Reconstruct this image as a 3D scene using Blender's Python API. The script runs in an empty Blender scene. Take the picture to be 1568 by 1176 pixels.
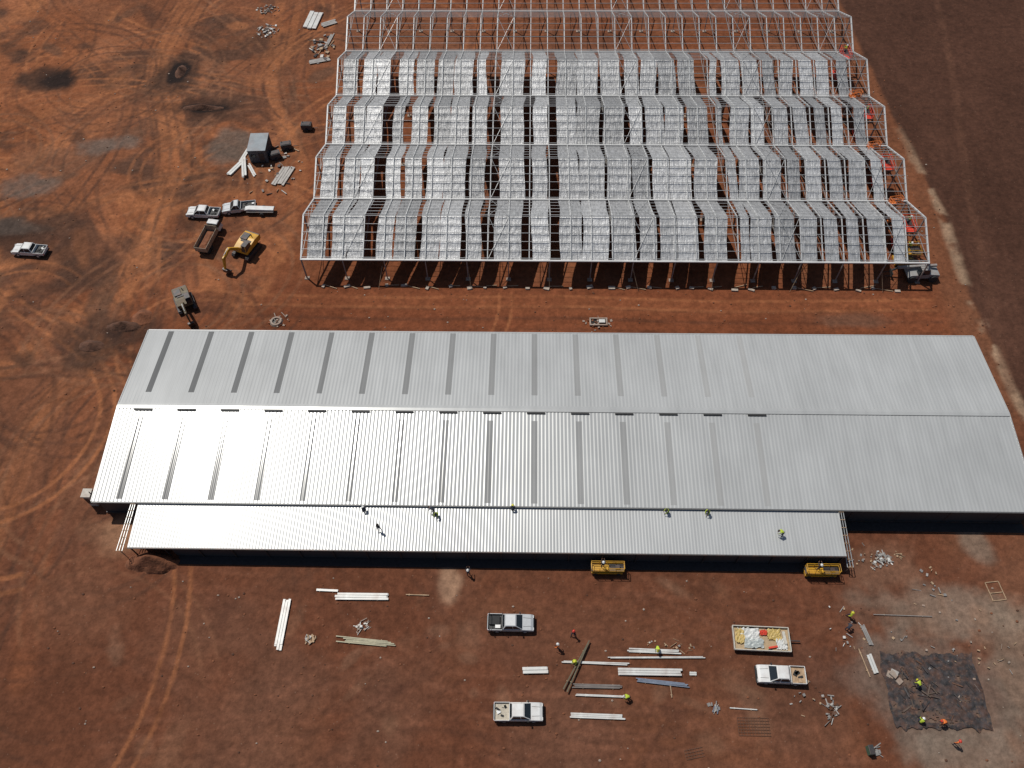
import bpy, math, random
import numpy as np
from mathutils import Vector, Matrix
random.seed(7); rng=np.random.RandomState(11)
scene=bpy.context.scene
COL=bpy.context.collection
# ------------------------------------------------------------------ materials
MATS={}
def mat(name,col,rough=0.6,metal=0.0,var=0.12,vscale=3.0,bump=0.0,bscale=20.0,dust=0.0):
    if name in MATS: return MATS[name]
    m=bpy.data.materials.new(name); m.use_nodes=True
    nt=m.node_tree; b=nt.nodes['Principled BSDF']
    b.inputs['Roughness'].default_value=rough; b.inputs['Metallic'].default_value=metal
    tc=nt.nodes.new('ShaderNodeTexCoord')
    n=nt.nodes.new('ShaderNodeTexNoise'); n.inputs['Scale'].default_value=vscale; n.inputs['Detail'].default_value=5
    nt.links.new(tc.outputs['Object'],n.inputs['Vector'])
    r=nt.nodes.new('ShaderNodeMapRange'); r.inputs[1].default_value=0.3; r.inputs[2].default_value=0.7
    r.inputs[3].default_value=1-var; r.inputs[4].default_value=1+var
    nt.links.new(n.outputs['Fac'],r.inputs[0])
    mx=nt.nodes.new('ShaderNodeVectorMath'); mx.operation='SCALE'; mx.inputs[0].default_value=col
    nt.links.new(r.outputs[0],mx.inputs['Scale'])
    last=mx.outputs[0]
    if dust>0:
        n2=nt.nodes.new('ShaderNodeTexNoise'); n2.inputs['Scale'].default_value=vscale*0.6; n2.inputs['Detail'].default_value=8
        nt.links.new(tc.outputs['Object'],n2.inputs['Vector'])
        r2=nt.nodes.new('ShaderNodeMapRange'); r2.inputs[1].default_value=0.4; r2.inputs[2].default_value=0.75
        r2.inputs[3].default_value=0; r2.inputs[4].default_value=dust
        nt.links.new(n2.outputs['Fac'],r2.inputs[0])
        mm=nt.nodes.new('ShaderNodeMix'); mm.data_type='RGBA'
        nt.links.new(r2.outputs[0],mm.inputs[0]); nt.links.new(last,mm.inputs[6]); mm.inputs[7].default_value=(.22,.09,.045,1)
        last=mm.outputs[2]
    nt.links.new(last,b.inputs['Base Color'])
    if bump>0:
        n3=nt.nodes.new('ShaderNodeTexNoise'); n3.inputs['Scale'].default_value=bscale; n3.inputs['Detail'].default_value=6
        nt.links.new(tc.outputs['Object'],n3.inputs['Vector'])
        bp=nt.nodes.new('ShaderNodeBump'); bp.inputs['Strength'].default_value=1.0; bp.inputs['Distance'].default_value=bump
        nt.links.new(n3.outputs['Fac'],bp.inputs['Height']); nt.links.new(bp.outputs[0],b.inputs['Normal'])
    MATS[name]=m; return m
WHITE=lambda: mat('white_paint',(.70,.70,.68),.35,0,.06,2,dust=.3)
GLASS=lambda: mat('dark_glass',(.02,.025,.03),.08,0,.05)
RUB=lambda: mat('rubber',(.025,.025,.025),.8,0,.2)
YEL=lambda: mat('yellow_paint',(.62,.33,.02),.45,0,.1,2,dust=.5)
DARK=lambda: mat('dark_steel',(.05,.05,.052),.5,.3,.2,3,dust=.3)
GALV=lambda: mat('galvanised_steel',(.55,.55,.54),.4,.35,.12,2)
STEELW=lambda: mat('white_steel',(.58,.58,.57),.45,.1,.1,.5)
RED=lambda: mat('red_paint',(.65,.06,.03),.45,0,.1)
CONC=lambda: mat('concrete',(.34,.28,.23),.9,0,.2,2,.02,10,dust=.5)
WOOD=lambda: mat('timber',(.38,.26,.16),.8,0,.25,3)
# ------------------------------------------------------------------ mesh builder
class MB:
    def __init__(s): s.v=[];s.f=[];s.m=[]
    def add(s,vs,fs,mi):
        o=len(s.v); s.v+= [tuple(p) for p in vs]; s.f+=[tuple(o+i for i in f) for f in fs]; s.m+=[mi]*len(fs)
    def box(s,c,d,mi=0,rz=0,rx=0,ry=0):
        R=Matrix.Rotation(rz,3,'Z')@Matrix.Rotation(ry,3,'Y')@Matrix.Rotation(rx,3,'X')
        vs=[Vector(c)+R@Vector((a*d[0]/2,b*d[1]/2,e*d[2]/2)) for a in(-1,1) for b in(-1,1) for e in(-1,1)]
        s.add(vs,[(0,1,3,2),(4,6,7,5),(0,4,5,1),(2,3,7,6),(0,2,6,4),(1,5,7,3)],mi)
    def beam(s,p0,p1,w,h,mi=0):
        p0=Vector(p0);p1=Vector(p1);d=(p1-p0).normalized()
        up=Vector((0,0,1)) if abs(d.z)<.95 else Vector((1,0,0))
        a=d.cross(up).normalized()*w/2; b=a.cross(d).normalized()*h/2
        vs=[p+i*a+j*b for p in(p0,p1) for i in(-1,1) for j in(-1,1)]
        s.add(vs,[(0,1,3,2),(4,6,7,5),(0,4,5,1),(2,3,7,6),(0,2,6,4),(1,5,7,3)],mi)
    def cyl(s,p0,p1,r0,r1=None,mi=0,n=12):
        r1=r0 if r1 is None else r1
        p0=Vector(p0);p1=Vector(p1);d=(p1-p0).normalized()
        up=Vector((0,0,1)) if abs(d.z)<.9 else Vector((1,0,0))
        a=d.cross(up).normalized(); b=a.cross(d)
        vs=[]
        for p,r in((p0,r0),(p1,r1)):
            for i in range(n):
                t=2*math.pi*i/n; vs.append(p+a*math.cos(t)*r+b*math.sin(t)*r)
        fs=[(i,(i+1)%n,n+(i+1)%n,n+i) for i in range(n)]+[tuple(range(n-1,-1,-1)),tuple(range(n,2*n))]
        s.add(vs,fs,mi)
    def prism(s,prof,y0,y1,mi=0):
        n=len(prof)
        vs=[(x,y0,z) for x,z in prof]+[(x,y1,z) for x,z in prof]
        fs=[(i,(i+1)%n,n+(i+1)%n,n+i) for i in range(n)]+[tuple(range(n-1,-1,-1)),tuple(range(n,2*n))]
        s.add(vs,fs,mi)
    def frust(s,b,t,z0,z1,mi=0):
        vs=[(b[0],b[2],z0),(b[1],b[2],z0),(b[1],b[3],z0),(b[0],b[3],z0),(t[0],t[2],z1),(t[1],t[2],z1),(t[1],t[3],z1),(t[0],t[3],z1)]
        s.add(vs,[(3,2,1,0),(4,5,6,7),(0,1,5,4),(1,2,6,5),(2,3,7,6),(3,0,4,7)],mi)
    def ball(s,c,r,mi=0,n=10,k=6,half=False):
        vs=[];fs=[]
        for j in range(k+1):
            ph=(math.pi/2 if half else math.pi)*j/k
            for i in range(n):
                t=2*math.pi*i/n; vs.append((c[0]+r[0]*math.sin(ph)*math.cos(t),c[1]+r[1]*math.sin(ph)*math.sin(t),c[2]+r[2]*math.cos(ph)))
        for j in range(k):
            for i in range(n): fs.append((j*n+i,(j+1)*n+i,(j+1)*n+(i+1)%n,j*n+(i+1)%n))
        s.add(vs,fs,mi)
    def mesh(s,name,mats,smooth=False):
        me=bpy.data.meshes.new(name); me.from_pydata(s.v,[],s.f)
        for m in mats: me.materials.append(m)
        me.polygons.foreach_set('material_index',s.m)
        if smooth: me.polygons.foreach_set('use_smooth',[True]*len(s.f))
        me.update(); return me
    def obj(s,name,mats,parent=None,loc=(0,0,0),rz=0,bevel=0,smooth=False,scale=1):
        o=place(s.mesh(name,mats,smooth),name,parent,loc,rz,bevel); o.scale=(scale,)*3; return o
def place(me,name,parent=None,loc=(0,0,0),rz=0,bevel=0):
    o=bpy.data.objects.new(name,me); COL.objects.link(o); o.location=loc; o.rotation_euler=(0,0,rz)
    if parent: o.parent=parent
    if bevel:
        b=o.modifiers.new('bevel','BEVEL'); b.width=bevel; b.segments=2; b.limit_method='ANGLE'; b.angle_limit=.6
    return o
def empty(name,loc=(0,0,0)):
    o=bpy.data.objects.new(name,None); COL.objects.link(o); o.location=loc; return o
# ------------------------------------------------------------------ ground
TAB=rng.rand(256,256).astype(np.float32)
def vnoise(X,Y,sc,seed=0):
    gx=X/sc+seed*17.3; gy=Y/sc+seed*31.7
    ix=np.floor(gx).astype(int); iy=np.floor(gy).astype(int); fx=gx-ix; fy=gy-iy
    fx=fx*fx*(3-2*fx); fy=fy*fy*(3-2*fy)
    a=TAB[ix%256,iy%256];b=TAB[(ix+1)%256,iy%256];c=TAB[ix%256,(iy+1)%256];d=TAB[(ix+1)%256,(iy+1)%256]
    return (a*(1-fx)+b*fx)*(1-fy)+(c*(1-fx)+d*fx)*fy
def fbm(X,Y,sc,seed=0,o=5):
    t=0;a=.5;s=0
    for i in range(o):
        t=t+a*vnoise(X,Y,sc/2**i,seed+i*3);s+=a;a*=.55
    return t/s
def sst(a,b,x):
    t=np.clip((x-a)/(b-a),0,1); return t*t*(3-2*t)
STEP=.25
xd=np.arange(-110,106,STEP); yd=np.arange(6,162,STEP)
outer=np.array([4,12,30,70,160,400,1000,2500,5000.])
xs=np.concatenate([xd[0]-outer[::-1],xd,xd[-1]+outer]); ys=np.concatenate([yd[0]-outer[::-1],yd,yd[-1]+outer])
X,Y=np.meshgrid(xs,ys,indexing='ij')
C=np.zeros(X.shape+(3,))
def mixc(col,a):
    global C
    C=C*(1-a[...,None])+np.array(col)*a[...,None]
C[:]=(.135,.049,.025)
n40=fbm(X,Y,45,1); n10=fbm(X,Y,12,2); n3=fbm(X,Y,3,3); n1=fbm(X,Y,.9,4,3)
mixc((.190,.062,.026),sst(50,72,Y+10*(n10-.5))*.85)
mixc((.245,.086,.036),sst(-20,-60,X)*sst(60,95,Y)*sst(.3,.6,n40)*.85)
mixc((.100,.043,.025),sst(.5,.75,n10)*.6)
mixc((.18,.074,.038),sst(.52,.7,fbm(X,Y,20,9))*.5)
mixc((.23,.078,.032),sst(.55,.8,n3)*sst(60,70,Y)*.5)
mixc((.072,.038,.025),sst(.49,.64,fbm(X*.6,Y,9,14))*sst(-25,-60,X)*sst(50,80,Y)*.85)
mixc((.33,.125,.056),sst(.56,.72,fbm(X,Y*.7,7,19))*sst(-25,-55,X)*sst(60,85,Y)*.55)
mixc((.125,.058,.035),sst(45,15,Y)*sst(.4,.65,n10)*.55)
mixc((.115,.060,.036),sst(-45,-70,X)*sst(70,30,Y)*sst(.35,.65,n40)*.6)
mixc((.170,.052,.022),sst(67,69,Y)*sst(80,77,Y)*sst(-45,-35,X)*sst(66,60,X)*.8)
wob=(fbm(X,Y,6,22)-.5)
def warp(): return wob*2.0
def blob(x,y,rx,ry,col,a,rot=0,edge=.5):
    c,s=math.cos(rot),math.sin(rot); dx=X-x;dy=Y-y
    d=np.sqrt(((dx*c+dy*s)/rx)**2+((-dx*s+dy*c)/ry)**2)+wob*1.3+(n3-.5)*.7
    mixc(col,a*sst(1.0+edge*.5,1-edge,d))
def smoothpts(p,step=.8):
    p=[np.array(q,float) for q in p]; P=[2*p[0]-p[1]]+p+[2*p[-1]-p[-2]]; out=[]
    for i in range(1,len(P)-2):
        n=max(2,int(np.linalg.norm(P[i+1]-P[i])/step))
        for k in range(n):
            t=k/n; out.append(.5*((2*P[i])+(-P[i-1]+P[i+1])*t+(2*P[i-1]-5*P[i]+4*P[i+1]-P[i+2])*t*t+(-P[i-1]+3*P[i]-3*P[i+1]+P[i+2])*t**3))
    out.append(P[-2]); return np.array(out)
ox=len(outer); oy=len(outer)
def stroke(p,w,col,a,raw=False,brk=.5,wa=.35):
    global C
    q=p if raw else smoothpts(p)
    x0,x1=q[:,0].min()-w*2,q[:,0].max()+w*2; y0,y1=q[:,1].min()-w*2,q[:,1].max()+w*2
    i0=max(0,int((x0-xd[0])/STEP)+ox); i1=min(X.shape[0],int((x1-xd[0])/STEP)+ox+2)
    j0=max(0,int((y0-yd[0])/STEP)+oy); j1=min(X.shape[1],int((y1-yd[0])/STEP)+oy+2)
    if i1-i0<2 or j1-j0<2: return
    D=np.full((i1-i0,j1-j0),1e9)
    r=int(w*2/STEP)+2
    for k in range(len(q)-1):
        ax,ay=q[k];bx,by=q[k+1]
        ia=max(i0,int((min(ax,bx)-xd[0])/STEP)+ox-r); ib=min(i1,int((max(ax,bx)-xd[0])/STEP)+ox+r+1)
        ja=max(j0,int((min(ay,by)-yd[0])/STEP)+oy-r); jb=min(j1,int((max(ay,by)-yd[0])/STEP)+oy+r+1)
        if ib<=ia or jb<=ja: continue
        xx=X[ia:ib,ja:jb]+wob[ia:ib,ja:jb]*wa*w;yy=Y[ia:ib,ja:jb]+wob[ia:ib,ja:jb]*wa*w
        L=(bx-ax)**2+(by-ay)**2+1e-9
        t=np.clip(((xx-ax)*(bx-ax)+(yy-ay)*(by-ay))/L,0,1)
        d=np.hypot(xx-ax-t*(bx-ax),yy-ay-t*(by-ay))
        s=D[ia-i0:ib-i0,ja-j0:jb-j0]; np.minimum(s,d,out=s)
    M=a*sst(w,w*.35,D)*(1-brk+brk*sst(.35,.6,n3[i0:i1,j0:j1]))
    C[i0:i1,j0:j1]=C[i0:i1,j0:j1]*(1-M[...,None])+np.array(col)*M[...,None]
def track(p,off=.95,w=.38,col=(.07,.028,.015),a=.5,raw=False):
    q=p if raw else smoothpts(p)
    d=np.gradient(q,axis=0); nrm=np.stack([-d[:,1],d[:,0]],1); nrm/=np.linalg.norm(nrm,axis=1)[:,None]+1e-9
    for s in(-1,1): stroke(q+nrm*off*s,w,col,a,True)
OR=(.33,.125,.052); DK=(.080,.036,.022)
stroke([(-66,12),(-66,39),(-65.6,53),(-62.4,63),(-60.5,78),(-60,92),(-61,105),(-66,120),(-70,132),(-69,156)],3.2,OR,.5)
stroke([(-74,62),(-67.4,69.8),(-61,82),(-59.4,103),(-63,118),(-69.1,131.7)],2.5,OR,.5)
stroke([(-108,139),(-100,153)],2.5,OR,.6)
stroke([(-46,153),(-47,128),(-44,116),(-40,108)],1.6,OR,.5)
stroke([(-50.6,156),(-49.5,140),(-47,124),(-42,114),(-38.3,104),(-38,90),(-40,76)],1.5,OR,.5)
stroke([(-90,100),(-78,112),(-70,118),(-62,112),(-54,100),(-52,92),(-48,78),(-42,73)],2.2,OR,.45)
stroke([(-108,95),(-95,93),(-82,92),(-70,96),(-62,98)],1.8,OR,.4); stroke([(-104,112),(-90,116),(-80,122),(-70,135),(-66,150)],2,OR,.4)
stroke([(-86,66),(-78,76),(-70,86),(-60,92),(-50,98)],1.8,OR,.4)
stroke([(-56,20),(-60,40),(-60,55),(-57,68),(-50,74),(-36,75),(0,74.5),(30,74),(62,75)],2.2,(.235,.080,.034),.45)
for dx in(-.6,3.1,5.2,-3.5): track([(-66+dx,12),(-66+dx,39),(-65.6+dx,53),(-62+dx,63),(-60.5+dx,78),(-60+dx,92),(-62+dx,108),(-70+dx,132),(-69+dx,156)],col=DK,a=.5)
for dx in(0,2.6): track([(-47+dx,156),(-46+dx,140),(-45+dx,126),(-40+dx,114),(-36.5+dx,106)],col=DK,a=.55)
for yy in(70.5,72.6,74.7): track([(-44,yy+.5),(-20,yy),(5,yy+.4),(30,yy-.3),(60,yy+.2)],col=(.095,.036,.019) if yy<74 else OR,a=.45)
for k in range(210):
    reg=random.random()
    if reg<.62: x,y=random.uniform(-105,-38),random.uniform(60,155)
    elif reg<.75: x,y=random.uniform(-70,-50),random.uniform(10,66)
    else: x,y=random.uniform(-50,50),random.uniform(12,32)
    h=random.uniform(0,6.28) if reg<.75 else random.choice([0,3.14])+random.uniform(-.5,.5)
    cv=random.uniform(-.09,.09) if reg<.75 else random.uniform(-.04,.04)
    pts=[]
    for i in range(int(random.uniform(15,60))):
        pts.append((x,y)); x+=math.cos(h);y+=math.sin(h);h+=cv;cv+=random.uniform(-.012,.012)
    low=reg>=.75
    track(np.array(pts),col=random.choice([DK,OR,(.20,.09,.048)]) if not low else random.choice([(.092,.038,.022),(.19,.078,.044)]),a=random.uniform(.35,.7)*(.55 if low else 1),raw=True,w=random.uniform(.3,.5))
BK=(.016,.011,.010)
for k in range(95):
    blob(random.uniform(-108,-38),random.uniform(60,152),random.uniform(1,5),random.uniform(.6,2.2),random.choice([(.065,.032,.021),OR,(.055,.029,.019),(.10,.055,.035)]),random.uniform(.25,.65),random.uniform(0,3))
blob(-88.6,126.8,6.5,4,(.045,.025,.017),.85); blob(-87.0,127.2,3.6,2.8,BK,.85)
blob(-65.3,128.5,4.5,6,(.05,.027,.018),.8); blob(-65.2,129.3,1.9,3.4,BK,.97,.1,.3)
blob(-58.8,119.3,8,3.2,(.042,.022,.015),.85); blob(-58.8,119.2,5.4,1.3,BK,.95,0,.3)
blob(-82.8,88.5,6,4.5,(.05,.026,.017),.85); blob(-83.5,89,3.5,2.4,BK,.6); blob(-75,85,10,3,(.08,.036,.022),.5); blob(-72,77,7,2.5,(.06,.03,.02),.5,.4); blob(-80,105,9,4,(.09,.055,.038),.4)
GR=(.125,.098,.080)
blob(-72.8,109,6,2.6,GR,.75,.15); blob(-51.8,109,3.4,4.8,(.13,.095,.074),.8); blob(-83.4,98.5,6,3.4,GR,.65,.2); blob(-84,90,6,2,GR,.4)
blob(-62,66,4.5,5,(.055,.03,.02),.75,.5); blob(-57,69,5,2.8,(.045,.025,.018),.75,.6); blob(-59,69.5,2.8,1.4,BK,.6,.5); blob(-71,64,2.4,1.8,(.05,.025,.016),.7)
blob(-51,90.5,5,3.5,(.085,.035,.02),.5); blob(-48,75,4,3,(.085,.034,.02),.5)
PALE=(.24,.19,.145)
blob(55,38,2.2,4.5,PALE,.55,.3); blob(48.5,29,9,3.2,PALE,.55); blob(45,20.5,8.5,7,(.19,.148,.118),.7); blob(47,14.5,8,2.5,PALE,.55)
blob(56,24,4,9,(.2,.15,.11),.5,-.1); blob(46.8,72,6,1.6,(.13,.075,.05),.5); blob(-8.8,31.4,1.4,2.6,(.36,.22,.14),.65); blob(43,35,4,3,(.2,.12,.08),.4)
blob(-49,38,4.5,3,(.27,.14,.08),.8); blob(-52,28,6,8,(.16,.066,.035),.4)
blob(4,25,10,5,(.115,.046,.026),.5); blob(30,20,7,6,(.125,.058,.037),.45)
for k in range(60):
    blob(random.uniform(-50,60),random.uniform(12,32),random.uniform(.5,3),random.uniform(.4,1.6),random.choice([(.20,.10,.058),(.090,.036,.022),(.22,.12,.074)]),random.uniform(.15,.45),random.uniform(0,3))
EX=np.interp(Y,[0,55,64,77,93,112,134,153,400],[67,66.5,65.9,65.1,65.8,64.2,62.6,61.6,55])+warp()*.6
mixc((.15,.066,.035),sst(-6,-2,X-EX)*.5*sst(50,60,Y))
mixc((.062,.028,.018),sst(0,.9,X-EX)*.93)
mixc((.090,.040,.025),sst(0,1,X-EX)*sst(.45,.7,fbm(X,Y*.4,10,40))*.6)
mixc((.30,.20,.13),sst(1.2,.2,np.abs(X-EX-.3))*sst(.36,.55,n3)*.8*sst(125,95,Y))
stroke([(66,60),(69,80),(72,100),(78,130),(82,156)],1.0,(.11,.05,.03),.5); track([(80,60),(84,90),(90,120),(98,150)],col=(.11,.05,.03),a=.4)
C*= (0.72+.56*n1)[...,None]; C*=(0.76+.48*n10)[...,None]
Z=(.10*(fbm(X,Y,2.2,50,4)-.5)); Z*=sst(5200,160,np.abs(X))
nx,ny=X.shape
me=bpy.data.meshes.new('ground')
co=np.stack([X,Y,Z],-1).reshape(-1,3).astype(np.float32)
idx=np.arange(nx*ny).reshape(nx,ny)
F=np.stack([idx[:-1,:-1],idx[1:,:-1],idx[1:,1:],idx[:-1,1:]],-1).reshape(-1,4)
me.vertices.add(len(co)); me.vertices.foreach_set('co',co.ravel())
me.loops.add(F.size); me.loops.foreach_set('vertex_index',F.ravel().astype(np.int32))
me.polygons.add(len(F)); me.polygons.foreach_set('loop_start',np.arange(0,F.size,4,dtype=np.int32))
me.polygons.foreach_set('use_smooth',np.ones(len(F),bool))
me.update(calc_edges=True)
ca=me.color_attributes.new('soil','FLOAT_COLOR','POINT')
ca.data.foreach_set('color',np.concatenate([C.reshape(-1,3),np.ones((nx*ny,1))],1).astype(np.float32).ravel())
gm=bpy.data.materials.new('red_soil'); gm.use_nodes=True; nt=gm.node_tree; b=nt.nodes['Principled BSDF']
b.inputs['Roughness'].default_value=.95; b.inputs['Specular IOR Level'].default_value=.15
at=nt.nodes.new('ShaderNodeAttribute'); at.attribute_name='soil'
tc=nt.nodes.new('ShaderNodeTexCoord')
def noise(sc,det=6,rough=.6):
    n=nt.nodes.new('ShaderNodeTexNoise'); n.inputs['Scale'].default_value=sc; n.inputs['Detail'].default_value=det; n.inputs['Roughness'].default_value=rough
    nt.links.new(tc.outputs['Object'],n.inputs['Vector']); return n
nA=noise(1.6,8,.7)
r=nt.nodes.new('ShaderNodeMapRange'); r.inputs[1].default_value=.25; r.inputs[2].default_value=.75; r.inputs[3].default_value=.62; r.inputs[4].default_value=1.38
nt.links.new(nA.outputs['Fac'],r.inputs[0])
sc=nt.nodes.new('ShaderNodeVectorMath'); sc.operation='SCALE'; nt.links.new(at.outputs['Color'],sc.inputs[0]); nt.links.new(r.outputs[0],sc.inputs['Scale'])
vo=nt.nodes.new('ShaderNodeTexVoronoi'); vo.inputs['Scale'].default_value=1.1; nt.links.new(tc.outputs['Object'],vo.inputs['Vector'])
lt=nt.nodes.new('ShaderNodeMapRange'); lt.inputs[1].default_value=.10; lt.inputs[2].default_value=.05; lt.inputs[3].default_value=0; lt.inputs[4].default_value=.4
nt.links.new(vo.outputs['Distance'],lt.inputs[0])
mm=nt.nodes.new('ShaderNodeMix'); mm.data_type='RGBA'; nt.links.new(lt.outputs[0],mm.inputs[0]); nt.links.new(sc.outputs[0],mm.inputs[6]); mm.inputs[7].default_value=(.26,.16,.11,1)
nt.links.new(mm.outputs[2],b.inputs['Base Color'])
nB=noise(.9,9,.65)
bp=nt.nodes.new('ShaderNodeBump'); bp.inputs['Distance'].default_value=.24; bp.inputs['Strength'].default_value=.85
nt.links.new(nB.outputs['Fac'],bp.inputs['Height']); nt.links.new(bp.outputs[0],b.inputs['Normal'])
me.materials.append(gm); place(me,'ground')
# ------------------------------------------------------------------ main shed
def roofmat(name,col,rough,metal):
    m=bpy.data.materials.new(name); m.use_nodes=True; nt=m.node_tree; b=nt.nodes['Principled BSDF']
    b.inputs['Roughness'].default_value=rough; b.inputs['Metallic'].default_value=metal
    tc=nt.nodes.new('ShaderNodeTexCoord')
    mp=nt.nodes.new('ShaderNodeMapping'); mp.inputs['Scale'].default_value=(1.0,.06,1); nt.links.new(tc.outputs['Object'],mp.inputs['Vector'])
    n=nt.nodes.new('ShaderNodeTexNoise'); n.inputs['Scale'].default_value=1.2; n.inputs['Detail'].default_value=6; nt.links.new(mp.outputs[0],n.inputs['Vector'])
    n2=nt.nodes.new('ShaderNodeTexNoise'); n2.inputs['Scale'].default_value=.12; n2.inputs['Detail'].default_value=4; nt.links.new(tc.outputs['Object'],n2.inputs['Vector'])
    ad=nt.nodes.new('ShaderNodeMath'); ad.operation='ADD'; nt.links.new(n.outputs['Fac'],ad.inputs[0]); nt.links.new(n2.outputs['Fac'],ad.inputs[1])
    r=nt.nodes.new('ShaderNodeMapRange'); r.inputs[1].default_value=.7; r.inputs[2].default_value=1.3; r.inputs[3].default_value=.90; r.inputs[4].default_value=1.08
    nt.links.new(ad.outputs[0],r.inputs[0])
    s=nt.nodes.new('ShaderNodeVectorMath'); s.operation='SCALE'; s.inputs[0].default_value=col; nt.links.new(r.outputs[0],s.inputs['Scale'])
    nt.links.new(s.outputs[0],b.inputs['Base Color']); return m
RM=roofmat('roof_sheet_metal',(.445,.45,.44),.30,.12)
SK=[roofmat('skylight_sheet_%d'%i,tuple(c*(.145+.0165*i) for c in(1,1,.97)),.15,0) for i in range(15)]  # base colour lightens strip by strip: sky-reflection fade painted in
PITCH=.47
def corr(name,x0,x1,pts,mats,mf,parent,amp=.0115,pitch=PITCH,seg=6):
    n=int(round((x1-x0)/pitch))*seg
    vs=[];fs=[];ms=[]
    for (y,z) in pts:
        for i in range(n+1):
            x=x0+(x1-x0)*i/n; vs.append((x,y,z+amp*math.cos(2*math.pi*i/seg)))
    for j in range(len(pts)-1):
        for i in range(n):
            a=j*(n+1)+i; fs.append((a,a+1,a+n+2,a+n+1)); ms.append(mf(x0+(x1-x0)*(i+.5)/n,j))
    me=bpy.data.meshes.new(name); me.from_pydata(vs,[],fs)
    for m in mats: me.materials.append(m)
    me.polygons.foreach_set('material_index',ms); me.polygons.foreach_set('use_smooth',[True]*len(fs)); me.update()
    return place(me,name,parent)
shed=empty('metal_roof_shed')
X0,X1=-52.9,61.35; YF,YR,YB=40.45,53.5,66.55; ZE,ZR=3.5,4.7
strips=[-49.6+5.63*i for i in range(15)]
def skl(row):
    def f(x,j):
        if j==row:
            for i,c in enumerate(strips):
                if abs(x-c)<.39: return 1+i
        return 0
    return f
zf=lambda y: ZE+(ZR-ZE)*(y-YF)/(YR-YF) if y<=YR else ZE+(ZR-ZE)*(YB-y)/(YB-YR)
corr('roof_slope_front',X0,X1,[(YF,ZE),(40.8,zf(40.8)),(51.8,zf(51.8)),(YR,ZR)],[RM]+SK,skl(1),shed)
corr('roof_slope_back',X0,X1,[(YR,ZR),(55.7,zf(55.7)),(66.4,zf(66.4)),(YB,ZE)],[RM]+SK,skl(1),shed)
mb=MB()
L=X1-X0
mb.box(((X0+X1)/2,YR-.2,ZR+.03),(L,.42,.03),0,rx=.09); mb.box(((X0+X1)/2,YR+.2,ZR+.03),(L,.42,.03),0,rx=-.09)
mb.box(((X0+X1)/2,YR-.43,ZR-.005),(L,.05,.05),1)
mb.box(((X0+X1)/2,YF-.09,ZE-.05),(L,.16,.14),1)
mb.box(((X0+X1)/2,YB+.09,ZE-.05),(L,.16,.14),0)
for sx in (X0-.04,X1+.04):
    mb.beam((sx,YF,ZE),(sx,YR,ZR),.12,.12,0); mb.beam((sx,YR,ZR),(sx,YB,ZE),.12,.12,0)
mb.obj('ridge_cap_and_trim',[RM,mat('gutter_dark',(.12,.12,.12),.5,.2)],shed)
mb=MB()
for c in strips:
    mb.box((c+.2,YR-.62,ZR+.02),(2.3,.26,.12),0); mb.box((c+.2,YR-.62,ZR+.095),(2.34,.16,.03),1)
mb.obj('ridge_vents',[mat('vent_black',(.02,.02,.02),.7),mat('vent_lid',(.03,.03,.03),.6)],shed)
mb=MB()
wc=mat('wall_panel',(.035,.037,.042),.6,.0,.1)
iy0,iy1=YF+.2,YB-.5
mb.box(((X0+X1)/2,iy0,1.68),(L-1.0,.12,3.36),0); mb.box(((X0+X1)/2,iy1,1.68),(L-1.0,.12,3.36),0)
nv=len(mb.v)
for sx in(X0+.4,X1-.4):
    mb.prism([(iy0+.07,0),(iy1-.07,0),(iy1-.07,3.4),(YR,4.55),(iy0+.07,3.4)],sx-.06,sx+.06,0)
for k in range(nv,len(mb.v)): mb.v[k]=(mb.v[k][1],mb.v[k][0],mb.v[k][2])
for i in range(19):
    x=X0+4+i*5.9
    mb.box((x,iy0-.08,1.6),(.12,.05,3.2),1)
    mb.box((x+2.6,iy1+.09,1.8),(3.2,.06,1.2),2)
mb.box(((X0+X1)/2,iy0-.13,.17),(L-.9,.12,.34),3)
SHADOW=mat('painted_eave_shadow',(.035,.03,.03),.9,0,.2)  # near-black colour for strips that paint the eave shadow on the ground
mb.box((49.8,39.85,.03),(22.6,1.15,.08),4)  # painted shadow strip below the main eave, right end
mb.obj('walls',[wc,DARK(),mat('vent_panel',(.05,.05,.05),.6),DARK(),SHADOW],shed)
# lean-to
lean=empty('lean_to_annex')
LX0,LX1=-47.2,37.6
lz=lambda y: 2.8+.42*(y-34.9)/5.4
LM=roofmat('annex_sheet_metal',(.47,.475,.465),.30,.12)
corr('roof',LX0,LX1,[(34.9,lz(34.9)),(37.6,lz(37.6)),(40.35,lz(40.35))],[LM],lambda x,j:0,lean,amp=.010,pitch=.38)
mb=MB()
mb.box(((LX0+LX1)/2,34.84,2.74),(LX1-LX0,.14,.14),0)
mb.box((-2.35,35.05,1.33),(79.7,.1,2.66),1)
mb.box((-2.2,34.45,.03),(79.6,1.05,.08),3)  # painted shadow strip on the ground along the lean-to front
for sx in(LX0+.6,LX1-.2): mb.box((sx,38.5,1.4),(.1,4.9,2.8),1)
for i in range(22):
    x=LX0+.3+i*(LX1-LX0-.6)/21; mb.box((x,34.9,1.35),(.12,.12,2.6),2)
mb.obj('walls_and_gutter',[DARK(),wc,DARK(),SHADOW],lean)
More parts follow.
